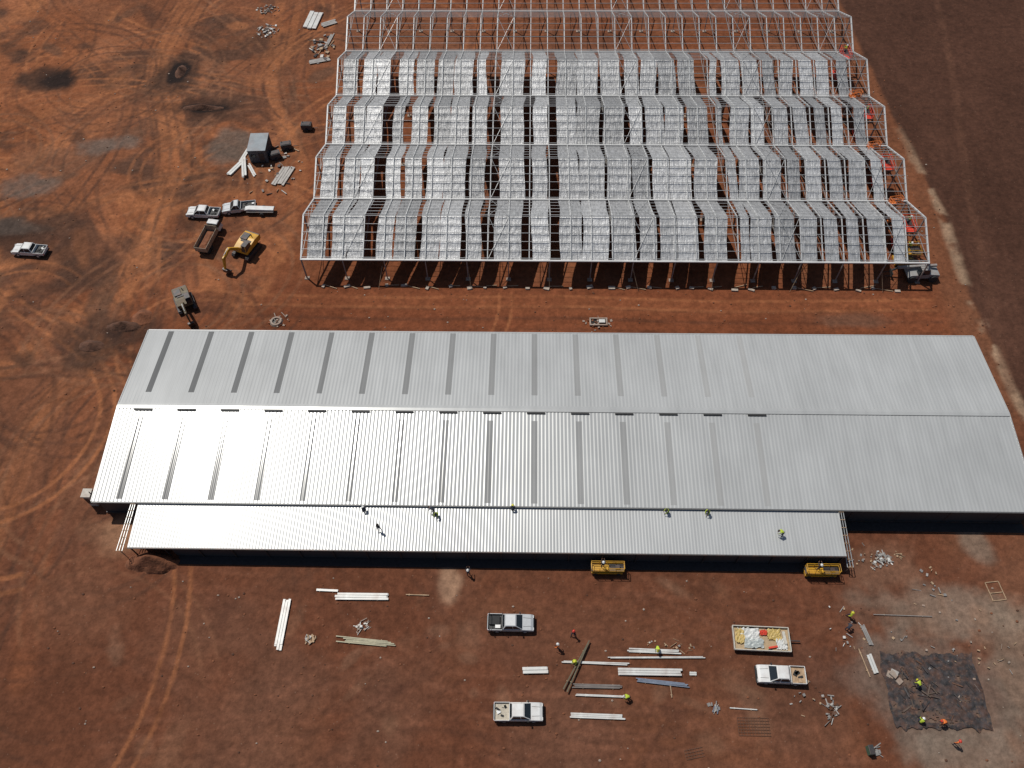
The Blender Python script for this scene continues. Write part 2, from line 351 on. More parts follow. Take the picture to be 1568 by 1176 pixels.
for nm,x0,x1,ya,yb,za,zb in(('edge_rails',-47.75,-48.0,40.2,34.4,3.35,2.85),('edge_rails',37.85,38.25,40.2,34.0,3.35,1.6)):
    mb=MB()
    for k in range(3):
        o=(k-1)*.26; mb.beam((x0+o,ya,za),(x1+o*1.3,yb,zb),.07,.09,0)
    for k in range(8):
        t=k/7; mb.box((x0+(x1-x0)*t,ya+(yb-ya)*t,za+(zb-za)*t+.08),(.6,.06,.05),1)
    for t in(.02,.98):
        mb.box((x0+(x1-x0)*t,ya+(yb-ya)*t,(za+(zb-za)*t)/2-.03),(.08,.08,za+(zb-za)*t-.05),1)
    mb.obj(nm,[GALV(),WOOD()],lean)
def mound(name,x,y,rx,ry,h,col,seed=0,rub=0,n=30):
    vs=[];fs=[]
    for i in range(n+1):
        for j in range(n+1):
            u=i/n*2-1;v=j/n*2-1
            px=x+u*rx;py=y+v*ry
            q=float(fbm(np.array([px]),np.array([py]),1.6,60+seed,5)[0])
            d=math.hypot(u,v)+(q-.5)*.9
            z=h*max(0,1-d)*(0.35+1.5*q)-.03 if math.hypot(u,v)<1 else -.06
            vs.append((px,py,z))
    for i in range(n):
        for j in range(n):
            a=i*(n+1)+j; fs.append((a,a+n+1,a+n+2,a+1))
    me=bpy.data.meshes.new(name); me.from_pydata(vs,[],fs); me.materials.append(col)
    me.polygons.foreach_set('use_smooth',[True]*len(fs)); return place(me,name)
SOIL=mat('loose_soil',(.19,.07,.032),.95,0,.3,1.5,.08,4); SOILD=mat('dark_loose_soil',(.10,.045,.026),.95,0,.35,1.5,.08,4)
mound('soil_pile',-45,34.0,3.4,1.4,2.3,SOIL,1)
mound('soil_pile',-58.8,69.8,2.6,1.0,1.2,SOILD,2); mound('soil_pile',-62.5,66.3,1.8,1.1,.9,SOILD,3); mound('soil_pile',-58.8,119.2,4,.7,.9,SOILD,4)
mound('soil_pile',-56.5,71.5,1.6,1.6,1.0,SOIL,5); mound('soil_pile',-65.2,129.7,1.0,2.0,1.0,SOILD,6)
mb=MB(); mb.box((0,0,1.35),(1.0,1.0,2.7),0); mb.box((0,0,2.76),(1.2,1.2,.1),0); mb.box((-.2,-.52,1.5),(.5,.06,1.4),1)
mb.cyl((.45,.0,0),(.45,.0,3.1),.06,.06,1); mb.obj('utility_cabinet',[mat('cabinet_beige',(.48,.44,.38),.6,0,.1,dust=.4),DARK()],None,(-54.3,41.9,0),0,.03)
# ------------------------------------------------------------------ steel frame building
fr=empty('steel_frame_building')
FX0,FX1=-33.4,58.4; NB=30; VY=[79.3+12.65*k for k in range(7)]; ZV,ZT=4.2,7.0
fx=[FX0+(FX1-FX0)*i/NB for i in range(NB+1)]
raf=MB();pur=MB();colm=MB();tie=MB()
nrows=6
for k in range(nrows):
    ya,yc=VY[k],VY[k+1]; ym=(ya+yc)/2
    for i,x in enumerate(fx):
        w=.22 if i in(0,NB) else .12
        raf.beam((x,ya,ZV),(x,ym,ZT),w,.2,0); raf.beam((x,ym,ZT),(x,yc,ZV),w,.2,0)
        tie.beam((x,ya,ZV-.05),(x,yc,ZV-.05),.07,.09,0)
        tie.beam((x,ym,ZV),(x,ym,ZT),.06,.06,0)
        tie.beam((x,ym,ZV),(x,(ya+ym)/2,(ZV+ZT)/2),.06,.06,0); tie.beam((x,ym,ZV),(x,(yc+ym)/2,(ZV+ZT)/2),.06,.06,0)
    for t in (0.04,.22,.41,.60,.79,.975):
        for s in(0,1):
            y=ya+(ym-ya)*t if s==0 else yc-(yc-ym)*t
            pur.box(((FX0+FX1)/2,y,ZV+(ZT-ZV)*t+.14),(FX1-FX0,.05,.06),2)
    for i in (2,9,16,23,28):
        for (a,b,c,d) in((ya,ym,ZV,ZT),(ym,yc,ZT,ZV)):
            pur.beam((fx[i],a,c+.05),(fx[i+1],b,d+.05),.05,.05,2); pur.beam((fx[i+1],a,c+.05),(fx[i],b,d+.05),.05,.05,2)
for k in range(nrows+1):
    y=VY[k]
    pur.box(((FX0+FX1)/2,y,ZV+.02),(FX1-FX0+.2,.28,.16),1)
    for i,x in enumerate(fx):
        if i%2==0 or i==NB:
            colm.box((x,y,ZV/2),(.14,.14,ZV-.1),0)
            colm.box((x,y,.04),(.7,.6,.14),1)
for k in range(nrows):
    for t in(0,.5):
        y=VY[k]+12.65*t
        for x in(FX0,FX1):
            colm.box((x,y,(ZV if t==0 else ZT)/2),(.18,.18,(ZV if t==0 else ZT)),0)
raf.obj('rafters',[STEELW()],fr); pur.obj('purlins_and_gutters',[STEELW(),STEELW(),mat('purlin_steel',(.46,.46,.455),.45,.2,.12,.8)],fr); tie.obj('truss_webs',[mat('truss_steel',(.34,.33,.32),.5,.3)],fr)
colm.obj('columns',[mat('column_steel',(.30,.27,.25),.6,.1,.2,dust=.4),CONC()],fr)
mb=MB()
for i in range(1,30):
    x=fx[i]+random.uniform(-.4,.4)
    if i%4==0: mb.beam((x,79.0,3.2),(x+random.uniform(-1.5,1.5),77.2,.05),.05,.05,0)
    mb.box((x+random.uniform(-.5,.5),77.6+random.uniform(-.25,.35),.12),(random.uniform(.4,1.0),random.uniform(.3,.6),.22),1,random.uniform(-.4,.4))
    if random.random()<.6: mb.beam((x,77.9,.12),(x+random.uniform(1,2.5),77.8+random.uniform(-.8,.8),.12),.1,.08,0)
mb.obj('props_and_footings',[WOOD(),mat('pale_concrete',(.40,.34,.28),.9,0,.2,dust=.4)],fr)
def foil(name,lo,hi):
    m=bpy.data.materials.new(name); m.use_nodes=True; nt=m.node_tree; b=nt.nodes['Principled BSDF']
    b.inputs['Metallic'].default_value=.25; b.inputs['Roughness'].default_value=.40
    tc=nt.nodes.new('ShaderNodeTexCoord')
    n=nt.nodes.new('ShaderNodeTexNoise'); n.inputs['Scale'].default_value=2.8; n.inputs['Detail'].default_value=7; n.inputs['Roughness'].default_value=.75; nt.links.new(tc.outputs['Object'],n.inputs['Vector'])
    mp=nt.nodes.new('ShaderNodeMapping'); mp.inputs['Scale'].default_value=(1,.15,.15); nt.links.new(tc.outputs['Object'],mp.inputs['Vector'])
    v=nt.nodes.new('ShaderNodeTexNoise'); v.inputs['Scale'].default_value=4.5; v.inputs['Detail'].default_value=4; nt.links.new(mp.outputs[0],v.inputs['Vector'])
    ad=nt.nodes.new('ShaderNodeMath'); ad.operation='ADD'; nt.links.new(n.outputs['Fac'],ad.inputs[0]); nt.links.new(v.outputs['Fac'],ad.inputs[1])
    r=nt.nodes.new('ShaderNodeMapRange'); r.inputs[1].default_value=.75;r.inputs[2].default_value=1.25;r.inputs[3].default_value=lo;r.inputs[4].default_value=hi
    nt.links.new(ad.outputs[0],r.inputs[0]); nt.links.new(r.outputs[0],b.inputs['Base Color'])
    bp=nt.nodes.new('ShaderNodeBump'); bp.inputs['Distance'].default_value=.085; bp.inputs['Strength'].default_value=.9
    nt.links.new(ad.outputs[0],bp.inputs['Height']); nt.links.new(bp.outputs[0],b.inputs['Normal']); return m
FOILS=[foil('foil_insulation',.24,.54),foil('foil_insulation_pale',.32,.64),foil('foil_insulation_dull',.17,.42)]
SX=[(-32.3,-29.6),(-28.8,-24.1),(-22.4,-19.8),(-19.5,-16.6),(-15.8,-9.8),(-9.2,-6.7),(-4.8,-.7),(.7,3.1),(4.6,11.9),(12.5,16),(16.3,19.2),(19.4,25.4),(25.9,29.4),(31.3,32.7),(32.9,36.1),(36.5,39.4),(40.2,42.4),(43.4,45.6),(46.7,48.9),(49.8,52.2),(53.2,55.2)]
vs=[];fs=[];ms=[]
for k in range(4):
    ya=VY[k]
    for (a,b) in SX:
        a2=a+random.uniform(-.2,.3); b2=b+random.uniform(-.3,.15)
        if k>1 and random.random()<.2: b2-=.5
        subs=[(a2,b2)]
        if b2-a2>4.2:
            m_=(a2+b2)/2+random.uniform(-.5,.5); subs=[(a2,m_-.06),(m_+.06,b2)]
        for a3,b3 in subs:
            nxs=max(3,int((b3-a3)/.32)); nys=40; o=len(vs); ph=random.uniform(0,6); mi=random.choice([0,0,1,2]); ww=random.uniform(.04,.18); sl=random.uniform(-.16,.16)
            for j in range(nys+1):
                t=j/nys; y=ya+.12+(12.65-.24)*t
                zz=ZV+(ZT-ZV)*(1-abs(2*t-1))
                sk=ww*math.sin(t*7+ph)+sl*(t-.5)*2
                for i in range(nxs+1):
                    x=a3+(b3-a3)*i/nxs+sk
                    q=float(TAB[(int(x*3.1)+977)%256,(int(y*3.1)+11)%256])
                    vs.append((x,y,zz-.06+.055*(q-.5)-.06*math.sin(t*10*math.pi)**2))
            for j in range(nys):
                for i in range(nxs):
                    c=o+j*(nxs+1)+i; fs.append((c,c+1,c+nxs+2,c+nxs+1)); ms.append(mi)
me=bpy.data.meshes.new('roof_blankets'); me.from_pydata(vs,[],fs)
for m in FOILS: me.materials.append(m)
me.polygons.foreach_set('material_index',ms); me.polygons.foreach_set('use_smooth',[True]*len(fs)); place(me,'roof_blankets',fr)
# ------------------------------------------------------------------ vehicles
def pickup(loc,rz,body=None,bed='beige',rack=False,single=False):
    B=body or WHITE()
    bedm={'beige':mat('tray_beige',(.45,.40,.32),.7,0,.2,4),'black':mat('tray_black',(.03,.03,.03),.6),'timber':WOOD()}[bed]
    mb=MB()
    cb=-.35 if single else -.95
    mb.prism([(cb,.42),(cb,1.04),(1.15,1.08),(2.25,.98),(2.55,.82),(2.6,.45),(2.2,.36)],-.92,.92,0)
    mb.box((-.2,0,.42),(4.6,.8,.18),2)
    mb.box(((cb-2.65)/2,0,.72),(cb+2.65-.02,1.8,.1),3)
    for s in(-1,1): mb.box(((cb-2.65)/2,s*.92,.86),(cb+2.65-.04,.06,.42),0)
    mb.box((-2.66,0,.86),(.06,1.86,.42),0); mb.box((cb-.05,0,.95),(.06,1.8,.55),0)
    rb=cb+.2
    mb.frust((cb+.02,1.30,-.84,.84),(rb+.1,.52,-.66,.66),1.07,1.66,1)
    mb.frust((rb+.02,.62,-.70,.70),(rb+.16,.48,-.62,.62),1.655,1.74,0)
    for s in(-1,1):
        mb.beam((1.25,s*.83,1.1),(.56,s*.67,1.66),.07,.06,0); mb.beam((cb+.04,s*.84,1.08),(rb+.1,s*.67,1.66),.14,.07,0)
        mb.beam((.25,s*.85,1.08),(.2,s*.68,1.66),.07,.05,0)
        mb.box((1.0,s*1.03,1.14),(.14,.2,.16),2)
        mb.box((2.57,s*.7,.8),(.06,.32,.16),4); mb.box((-2.7,s*.84,.82),(.04,.12,.28),5)
        for x in(1.62,-1.6):
            mb.cyl((x,s*.72,.37),(x,s*.96,.37),.37,.37,2,16); mb.cyl((x,s*.955,.37),(x,s*.975,.37),.2,.2,4,10)
            mb.prism([(x-.5,.5),(x-.36,.8),(x+.36,.8),(x+.5,.5),(x+.38,.6),(x,.78),(x-.38,.6)],min(s*.9,s*.955),max(s*.9,s*.955),0)
    mb.box((2.64,0,.5),(.14,1.75,.22),2); mb.box((2.6,0,.72),(.05,1.0,.2),2); mb.box((-2.72,0,.5),(.14,1.6,.14),2)
    mb.beam((1.4,-.5,1.075),(2.3,-.45,.985),.03,.02,2); mb.beam((1.4,.5,1.075),(2.3,.45,.985),.03,.02,2)
    if rack:
        for x in(-2.5,-1.0): 
            for s in(-1,1): mb.box((x,s*.86,1.4),(.05,.05,.8),2)
        for x in(-2.5,-1.0): mb.box((x,0,1.82),(.05,1.75,.05),2)
        mb.box((-1.9,.2,.92),(1.2,1.0,.3),2); mb.box((-1.5,-.5,.9),(.6,.4,.2),4)
    else:
        for i in range(5): mb.box((random.uniform(-2.3,cb-.5),random.uniform(-.6,.6),.84),(random.uniform(.2,.6),random.uniform(.15,.5),.14),random.choice([2,4,3]),random.uniform(0,3))
    mb.obj('pickup_truck',[B,GLASS(),RUB(),bedm,GALV(),RED()],None,loc,rz,.035)
SILV=mat('silver_paint',(.56,.57,.57),.3,.2,.06)
pickup((-1.5,27.2,0),0,SILV,'black',True)
pickup((-.5,17.6,0),0.01,None,'beige')
pickup((28.3,21.9,0),math.pi-.03,None,'timber')
pickup((-77.4,84.1,0),math.pi-.08,None,'black')
pickup((-52.1,92.4,0),math.pi-.05,None,'black')
pickup((-46.6,93.6,0),math.pi+.15,SILV,'black',single=True)
mb=MB(); mb.box((0,0,.7),(4.4,1.5,.12),1); mb.prism([(-2.2,.76),(2.0,.76),(2.5,.95),(1.8,1.15),(-2.2,1.0)],-.45,.45,0)
for s in(-1,1): mb.cyl((-.3,s*.8,.35),(-.3,s*1.0,.35),.35,.35,2,14); mb.beam((2.2,s*.4,.65),(3.2,0,.55),.08,.08,1)
mb.obj('flatbed_trailer',[WHITE(),DARK(),RUB()],None,(-43.0,93.1,0),math.pi,.03)
def dump_truck(loc,rz):
    mb=MB()
    mb.box((0,0,.8),(7.4,.9,.3),2)
    mb.frust((2.2,3.9,-1.2,1.2),(2.3,3.75,-1.12,1.12),.7,1.6,0); mb.frust((2.25,3.8,-1.15,1.15),(2.35,3.45,-1.05,1.05),1.6,2.45,1); mb.frust((2.25,3.55,-1.1,1.1),(2.35,3.4,-1.0,1.0),2.45,2.6,0)
    mb.box((-1.1,0,1.15),(5.6,2.4,.14),3)
    for s in(-1,1):
        mb.box((-1.1,s*1.2,1.75),(5.6,.08,1.1),3)
        for i in range(6): mb.box((-3.6+i*1.0,s*1.26,1.7),(.1,.06,1.0),3)
        for x in(3.0,-1.9,-3.0): mb.cyl((x,s*.75,.5),(x,s*1.15,.5),.5,.5,2,16)
    mb.box((1.72,0,1.9),(.08,2.44,1.5),3); mb.box((-3.92,0,1.7),(.08,2.44,1.0),3)
    mb.frust((-3.7,1.6,-1.1,1.1),(-2.6,.6,-.4,.4),1.22,1.75,4)
    mb.obj('dump_truck',[WHITE(),GLASS(),RUB(),mat('tipper_body',(.34,.28,.20),.6,0,.3,2,dust=.5),SOIL],None,loc,rz,.03,scale=.8)
dump_truck((-49.8,86.8,0),math.pi/2-.16)
def excavator(loc,rz,col,scale=.8):
    mb=MB()
    for s in(-1,1):
        pr=[(-2.0,.25),(-1.75,.02),(1.75,.02),(2.0,.25),(2.0,.6),(1.75,.85),(-1.75,.85),(-2.0,.6)]
        mb.prism(pr,s*1.3-.3,s*1.3+.3,1)
        for i in range(14): mb.box((-1.75+i*.27,s*1.3,.87),(.08,.62,.06),1)
    mb.box((0,0,.7),(1.8,2.0,.4),1); mb.cyl((0,0,.85),(0,0,1.1),.8,.8,1,20)
    mb.prism([(-2.4,1.15),(-2.55,1.5),(-2.45,2.1),(-1.2,2.2),(.2,2.0),(1.3,1.7),(1.4,1.1)],-1.3,1.3,0)
    mb.box((-2.5,0,1.6),(.4,2.4,.85),1)
    mb.frust((-.1,1.5,.4,1.3),(.05,1.2,.45,1.25),1.7,2.75,2); mb.box((.62,.85,2.8),(1.25,.9,.08),1)
    for (x,y) in((-.05,.42),(1.45,.42),(-.05,1.28),(1.45,1.28)): mb.beam((x,y,1.7),(x*.85+.1,y,2.78),.08,.08,0)
    mb.box((-1.3,-.5,2.25),(1.4,1.2,.14),1); mb.box((-.5,.1,2.12),(.5,1.8,.1),1); mb.cyl((-1.6,.5,2.1),(-1.6,.5,2.7),.07,.07,1)
    mb.prism([(.9,1.7),(1.1,2.1),(3.0,3.9),(3.6,3.9),(4.9,3.1),(4.9,2.85),(3.4,3.4),(3.0,3.3),(1.2,1.5)],-.45,-.05,0)
    mb.prism([(4.55,3.5),(5.0,3.4),(5.5,1.3),(5.25,1.25),(4.6,2.7)],-.38,-.12,0)
    mb.prism([(5.2,1.35),(5.6,1.3),(5.5,.5),(4.9,.1),(4.6,.45),(4.9,.6)],-.75,.25,1)
    mb.cyl((1.3,-.25,1.55),(2.9,-.25,3.2),.09,.06,3); mb.cyl((3.2,-.25,3.95),(4.6,-.25,3.6),.08,.05,3); mb.cyl((4.75,-.25,2.9),(5.3,-.25,1.6),.07,.05,3)
    mb.obj('excavator',[col,DARK(),GLASS(),GALV()],None,loc,rz,.04,scale=scale)
excavator((-43.6,84.6,0),-math.pi/2-.38,YEL(),.95)
excavator((-50.6,73.9,0),-math.pi/2+.5,mat('dull_yellow',(.12,.095,.05),.6,0,.3,2,dust=.4),.85)
debris('x',0,0,1,1,[RUB()]) if False else None
def scissor_lift(loc,rz,L,W,h,col,rail=True):
    mb=MB()
    mb.box((0,0,.45),(L*.95,W,.4),0)
    for s in(-1,1):
        for x in(-L*.35,L*.35): mb.cyl((x,s*(W/2-.12),.25),(x,s*(W/2+.06),.25),.25,.25,2,12)
        n=max(1,int(h/1.1))
        for k in range(n):
            z0=.65+k*(h-.75)/n; z1=.65+(k+1)*(h-.75)/n
            mb.beam((-L*.4,s*W*.35,z0),(L*.4,s*W*.35,z1),.07,.12,1); mb.beam((L*.4,s*W*.33,z0),(-L*.4,s*W*.33,z1),.07,.12,1)
    mb.box((0,0,h),(L,W,.14),1); mb.box((-L*.2,0,h+.08),(L*.5,W*.8,.03),0)
    for s in(-1,1):
        for z in(.5,1.0): mb.box((0,s*(W/2-.03),h+z),(L,.06,.06),0); mb.box((s*(L/2-.03),0,h+z),(.06,W-.1,.06),0)
        for i in range(5): mb.box((-L/2+.03+i*(L-.06)/4,s*(W/2-.03),h+.5),(.05,.05,1.0),0)
        mb.box((0,s*(W/2+.01),h+.12),(L,.04,.2),0)
    mb.box((L*.3,0,h+.25),(.5,.4,.35),1)
    mb.obj('scissor_lift',[col,DARK(),RUB()],None,loc,rz,.02)
scissor_lift((9.8,33.75,0),0,3.9,.95,1.1,YEL()); scissor_lift((35.0,33.75,0),0,3.9,.95,1.1,YEL())
RL=[(57.0,87.1),(57.0,100.5),(56.6,112.9),(56.5,129.2)]
for x,y in RL: scissor_lift((x,y-.8,0),math.pi/2,2.8,1.5,4.6,RED())
scissor_lift((57.2,83.2,0),0,3.2,1.8,2.6,YEL())
ORG=mat('orange_paint',(.75,.2,.04),.5)
for x,y in((56.4,91.5),(55.9,104),(55.8,117)): scissor_lift((x,y,0),.2,2.0,.8,4.4,ORG)
def telehandler(loc,rz,col):
    mb=MB()
    mb.prism([(-2.5,.7),(-2.5,1.3),(-1,1.5),(1.8,1.3),(2.2,.9),(2.0,.6)],-1.0,1.0,0)
    mb.frust((-.9,.8,.1,1.0),(-.7,.6,.2,.95),1.3,2.4,2); mb.box((-.05,.57,2.45),(1.3,.8,.08),0)
    mb.beam((-2.2,-.45,1.9),(3.6,-.45,1.7),.36,.36,0); mb.beam((3.4,-.45,1.7),(4.2,-.45,1.1),.22,.25,1)
    mb.box((4.3,-.2,.9),(.1,1.2,.7),1)
    for y in(-.6,.2): mb.box((4.85,y,.6),(1.1,.12,.06),1)
    for s in(-1,1):
        for x in(-1.7,1.5): mb.cyl((x,s*.85,.6),(x,s*1.25,.6),.6,.6,1,18)
    mb.obj('telehandler',[col,RUB(),GLASS()],None,loc,rz,.03)
telehandler((58.8,80.4,0),math.pi+.05,mat('grey_paint',(.28,.28,.27),.5,0,.1,2,dust=.4))
mb=MB(); mb.box((0,0,1.35),(3.0,4.4,2.5),0)
for i in range(15): 
    for s in(-1,1): mb.box((s*1.53,-2.0+i*.285,1.35),(.06,.12,2.3),0)
for i in range(10): mb.box((-1.3+i*.29,-2.23,1.35),(.1,.06,2.3),0)
mb.box((0,0,2.64),(3.1,4.5,.08),1); mb.box((.6,-2.27,1.1),(.85,.06,2.0),2); mb.box((-.7,-2.27,1.6),(.8,.06,.6),3)
for x in(-1.3,1.3):
    for y in(-2,2): mb.box((x,y,.06),(.3,.3,.14),2)
mb.obj('shipping_container',[mat('container_grey',(.10,.11,.12),.5,0,.1),mat('container_roof',(.24,.27,.29),.5,.1,.15,1,dust=.3),DARK(),GLASS()],None,(-45.6,107.0,0),.05,.02)
mb=MB(); mb.box((0,0,.75),(1.8,1.1,1.0),0); mb.box((0,0,1.3),(1.5,.9,.1),1); mb.beam((.9,0,.4),(1.9,0,.35),.1,.1,1)
for s in(-1,1): mb.cyl((0,s*.55,.3),(0,s*.75,.3),.3,.3,2,12)
mb.cyl((-.6,.2,1.3),(-.6,.2,1.6),.05,.05,1)
gen=mb.mesh('generator',[mat('gen_dark',(.05,.05,.055),.5),DARK(),RUB()])
for p in((-41.5,108.4,0),(-38.8,113.5,0),(-43,106.0,0)): place(gen,'generator',None,p,random.uniform(-.5,.5),.03)
# ------------------------------------------------------------------ material stacks
def stack(name,x,y,L,W,ang,n,m,h=.12,layers=1,jit=.05,m2=None,z=0.02):
    mb=MB(); 
    for k in(-1,1): mb.box((k*L*.3,0,.05),(.1,W+.1,.1),1)
    for l in range(layers):
        for i in range(n):
            w=W/n*.86
            mb.box((random.uniform(-jit,jit)*L,(-W/2+W*(i+.5)/n),.1+h*(l+.5)),(L*random.uniform(.92,1),w,h*.9),0,random.uniform(-.01,.01)*jit*20)
    mb.obj(name,[m,m2 or WOOD()],None,(x,y,z),ang)
PW=mat('white_sheet',(.60,.60,.57),.45,.05,.12,1.5,dust=.3); PB=mat('blue_steel',(.17,.20,.26),.45,.3,.15); PG=mat('beam_grey',(.30,.28,.26),.5,.3,.15,2)
stack('roof_sheet_stack',-27.9,26.9,5.6,.95,math.pi/2-.02,3,PW,.08,2)
stack('roof_sheet_stack',-19.1,30.2,6.1,.85,0,3,PW,.08,2)
stack('roof_sheet_stack',-23.4,30.9,2.6,.3,-.03,1,PW,.1,1)
stack('timber_plank',-12.7,30.5,2.9,.12,-.02,1,WOOD(),.06,1)
stack('steel_channel_bundle',-18.1,25.0,6.0,.7,-.07,5,mat('greenish_steel',(.22,.20,.13),.5,.2,.2),.08,1,.10)
stack('steel_beam_bundle',7.8,23.0,7.6,.28,-.02,2,PW,.12)
stack('steel_beam_bundle',15.3,23.7,11.4,.2,.02,2,PW,.12)
stack('steel_beam_bundle',14.9,24.4,6.0,.5,-.01,3,PW,.1,1,.1)
stack('roof_sheet_stack',14.0,22.1,7.3,.8,0,3,PW,.1,2,.01)
stack('steel_beam_bundle',15.2,21.0,5.8,.45,-.09,4,PB,.1)
stack('steel_beam_bundle',8.2,20.5,5.5,.45,-.01,4,mat('beam_dark',(.15,.13,.12),.5,.3,.15,2),.1)
stack('steel_beam_bundle',8.7,19.5,6.3,.22,-.02,2,PW,.1)
stack('steel_beam_bundle',8.0,17.4,6.0,.55,-.02,3,PW,.1,1,.05)
stack('roof_sheet_stack',1.3,22.1,2.9,.75,.03,2,PW,.09,2)
stack('timber_plank',18.8,22.0,.8,.4,0,2,PW,.1)
stack('timber_plank',23.8,18.4,3.0,.12,-.06,1,PW,.06)
OL=mat('pole_olive',(.10,.085,.05),.6,.2,.2)
stack('steel_channel_bundle',5.8,22.6,6.3,.16,1.05,1,OL,.12,1,.03,None,.25); stack('steel_channel_bundle',6.05,22.5,6.0,.16,1.13,1,OL,.12,1,.03,None,.30)
stack('timber_plank',16.2,20.2,1.6,.1,1.6,1,WOOD(),.06)
stack('roof_sheet_stack',-42.8,145.9,5.5,2.8,1.45,3,PW,.12,2); stack('steel_beam_bundle',-40.9,101.6,4.6,2.2,1.3,5,PG,.15,1,.1)
stack('steel_beam_bundle',-38.7,139,5,.7,1.4,3,PG,.12); stack('steel_beam_bundle',-39.5,133,4,1.2,.3,3,PG,.12); stack('timber_plank',-39.5,145,3,1.5,.5,3,PG,.12)
stack('roof_sheet_stack',-49.2,103.6,4.4,.9,1.1,2,PW,.1,2); stack('roof_sheet_stack',-47.8,103.2,4.6,.8,1.8,2,PW,.1,2,.05,None,.3); stack('roof_sheet_stack',-46.5,102.9,3.4,.6,2.1,2,PW,.1,1); stack('roof_sheet_stack',-48.5,106.5,3.6,.7,1.35,2,PW,.1,1)
stack('steel_beam_bundle',43.7,28.85,7.2,.08,-.03,1,PG,.06); stack('timber_plank',39.0,26.5,2.4,.5,1.8,3,PG,.08)
stack('roof_sheet_stack',38.9,23.4,2.2,.6,1.75,2,PW,.1); stack('timber_plank',38.0,23.6,3.2,.12,1.75,1,WOOD(),.06)
def rebar(name,x,y,L,W,ang,m,n=3,sp=.3,z=0):
    mb=MB()
    for l in range(n):
        o=random.uniform(-.15,.15)
        for i in range(int(L/sp)+1): mb.box((-L/2+i*sp+o,0,.06+l*.06),(.035,W,.03),0)
        for i in range(int(W/sp)+1): mb.box((o,-W/2+i*sp,.08+l*.06),(L,.035,.03),0)
    mb.obj(name,[m],None,(x,y,z),ang)
RB=mat('rusty_steel',(.13,.065,.04),.7,.3,.2)
rebar('rebar_mesh',24.7,16.6,3.4,1.8,0,RB,1); rebar('rebar_mesh',18,13.9,2,1,.2,RB,1)
mb=MB()
for a,b in(((-.8,-1.1),(.8,-1.1)),((.8,-1.1),(.8,1.1)),((.8,1.1),(-.8,1.1)),((-.8,1.1),(-.8,-1.1)),((-.8,-.2),(.8,-.2))): mb.beam((a[0],a[1],.08),(b[0],b[1],.08),.08,.1,0)
mb.obj('timber_frame',[WOOD()],None,(55.2,31.9,0),.12)
def debris(name,x,y,r,n,mats,smin=.1,smax=.5,flat=.4,ry=None,z=.02,thin=.35):
    mb=MB()
    for i in range(n):
        a=random.uniform(0,6.28); d=r*random.random()**.7
        s=[random.uniform(smin,smax) for _ in range(2)]
        if random.random()<thin: s[0]*=3; s[1]*=.3
        h=random.uniform(.05,smax*flat)
        mb.box((d*math.cos(a),(ry or r)/r*d*math.sin(a),h/2+random.random()*.25*(1-d/r)),(s[0],s[1],h),random.randrange(len(mats)),random.uniform(0,3.1),random.uniform(-.2,.2),random.uniform(-.2,.2))
    mb.obj(name,mats,None,(x,y,z),0)
debris('rubble_pile',42.9,35.5,1.2,55,[PW,PG,CONC(),PG],.08,.4); debris('rubble_pile',-51.3,142.6,2.3,60,[PW,CONC(),PG]); debris('rubble_pile',-52.6,149.5,2.4,40,[CONC(),PG,DARK()])
debris('rubble_pile',-18.7,26.7,.9,26,[PG,CONC(),PW],.08,.3); debris('timber_offcuts',-24.5,25.2,.7,18,[WOOD(),PG],.1,.4)
debris('steel_offcuts',33.3,18.3,1.0,30,[PG,PG,RB],.08,.4,ry=1.8); debris('steel_offcuts',20.7,18.5,.6,14,[PB,PG],.1,.4); debris('steel_offcuts',-39.8,137,2.4,40,[PG,DARK(),WOOD()],.2,.8,ry=5)
debris('timber_offcuts',37.2,14.6,.5,8,[PG],.2,.4); debris('timber_offcuts',45,36.2,.5,8,[WOOD()],.1,.3); debris('steel_offcuts',48,33.3,2.4,14,[WOOD(),PG],.1,.4); debris('steel_offcuts',40.5,36,2.2,16,[PG,WOOD()],.08,.3)
debris('steel_offcuts',16.5,24.9,3,20,[PG,WOOD()],.06,.3,ry=1); debris('steel_offcuts',36,27.5,3,16,[PG,WOOD(),PW],.06,.3); debris('timber_offcuts',31,19.5,2,14,[WOOD(),PG],.08,.3)
debris('steel_offcuts',-43,103,6,40,[DARK(),PG,WOOD()],.1,.6,ry=6); debris('timber_offcuts',49,24,8,45,[WOOD(),PG,CONC()],.06,.3,ry=7)
debris('steel_offcuts',45,20.6,4.2,34,[RB,mat('thin_dark_bar',(.12,.085,.065),.7,.2,.2),DARK()],.15,.55,.1,3.4,.17,.9)
debris('timber_offcuts',41.0,22.3,.7,5,[CONC(),PG],.5,.8,.3,1.4,.12,0)
mb=MB(); mb.box((0,0,.45),(.5,.9,.9),0); mb.box((0,0,.93),(.56,.96,.06),1); mb.obj('site_bin',[mat('green_paint',(.06,.12,.08),.6),DARK()],None,(36.5,14.4,0),.1,.03)
mb=MB(); mb.box((0,0,.5),(6.3,2.7,.14),0)
for s in(-1,1): mb.box((0,s*1.33,.72),(6.3,.08,.4),1); mb.box((s*3.13,0,.72),(.08,2.6,.4),1)
for x in(-2,0,2): mb.box((x,0,.25),(.14,2.4,.4),2)
for s in(-1,1):
    for x in(-.9,.9): mb.cyl((x,s*1.1,.33),(x,s*1.3,.33),.33,.33,6,14)
mb.beam((3.1,0,.45),(4.4,0,.4),.12,.12,2)
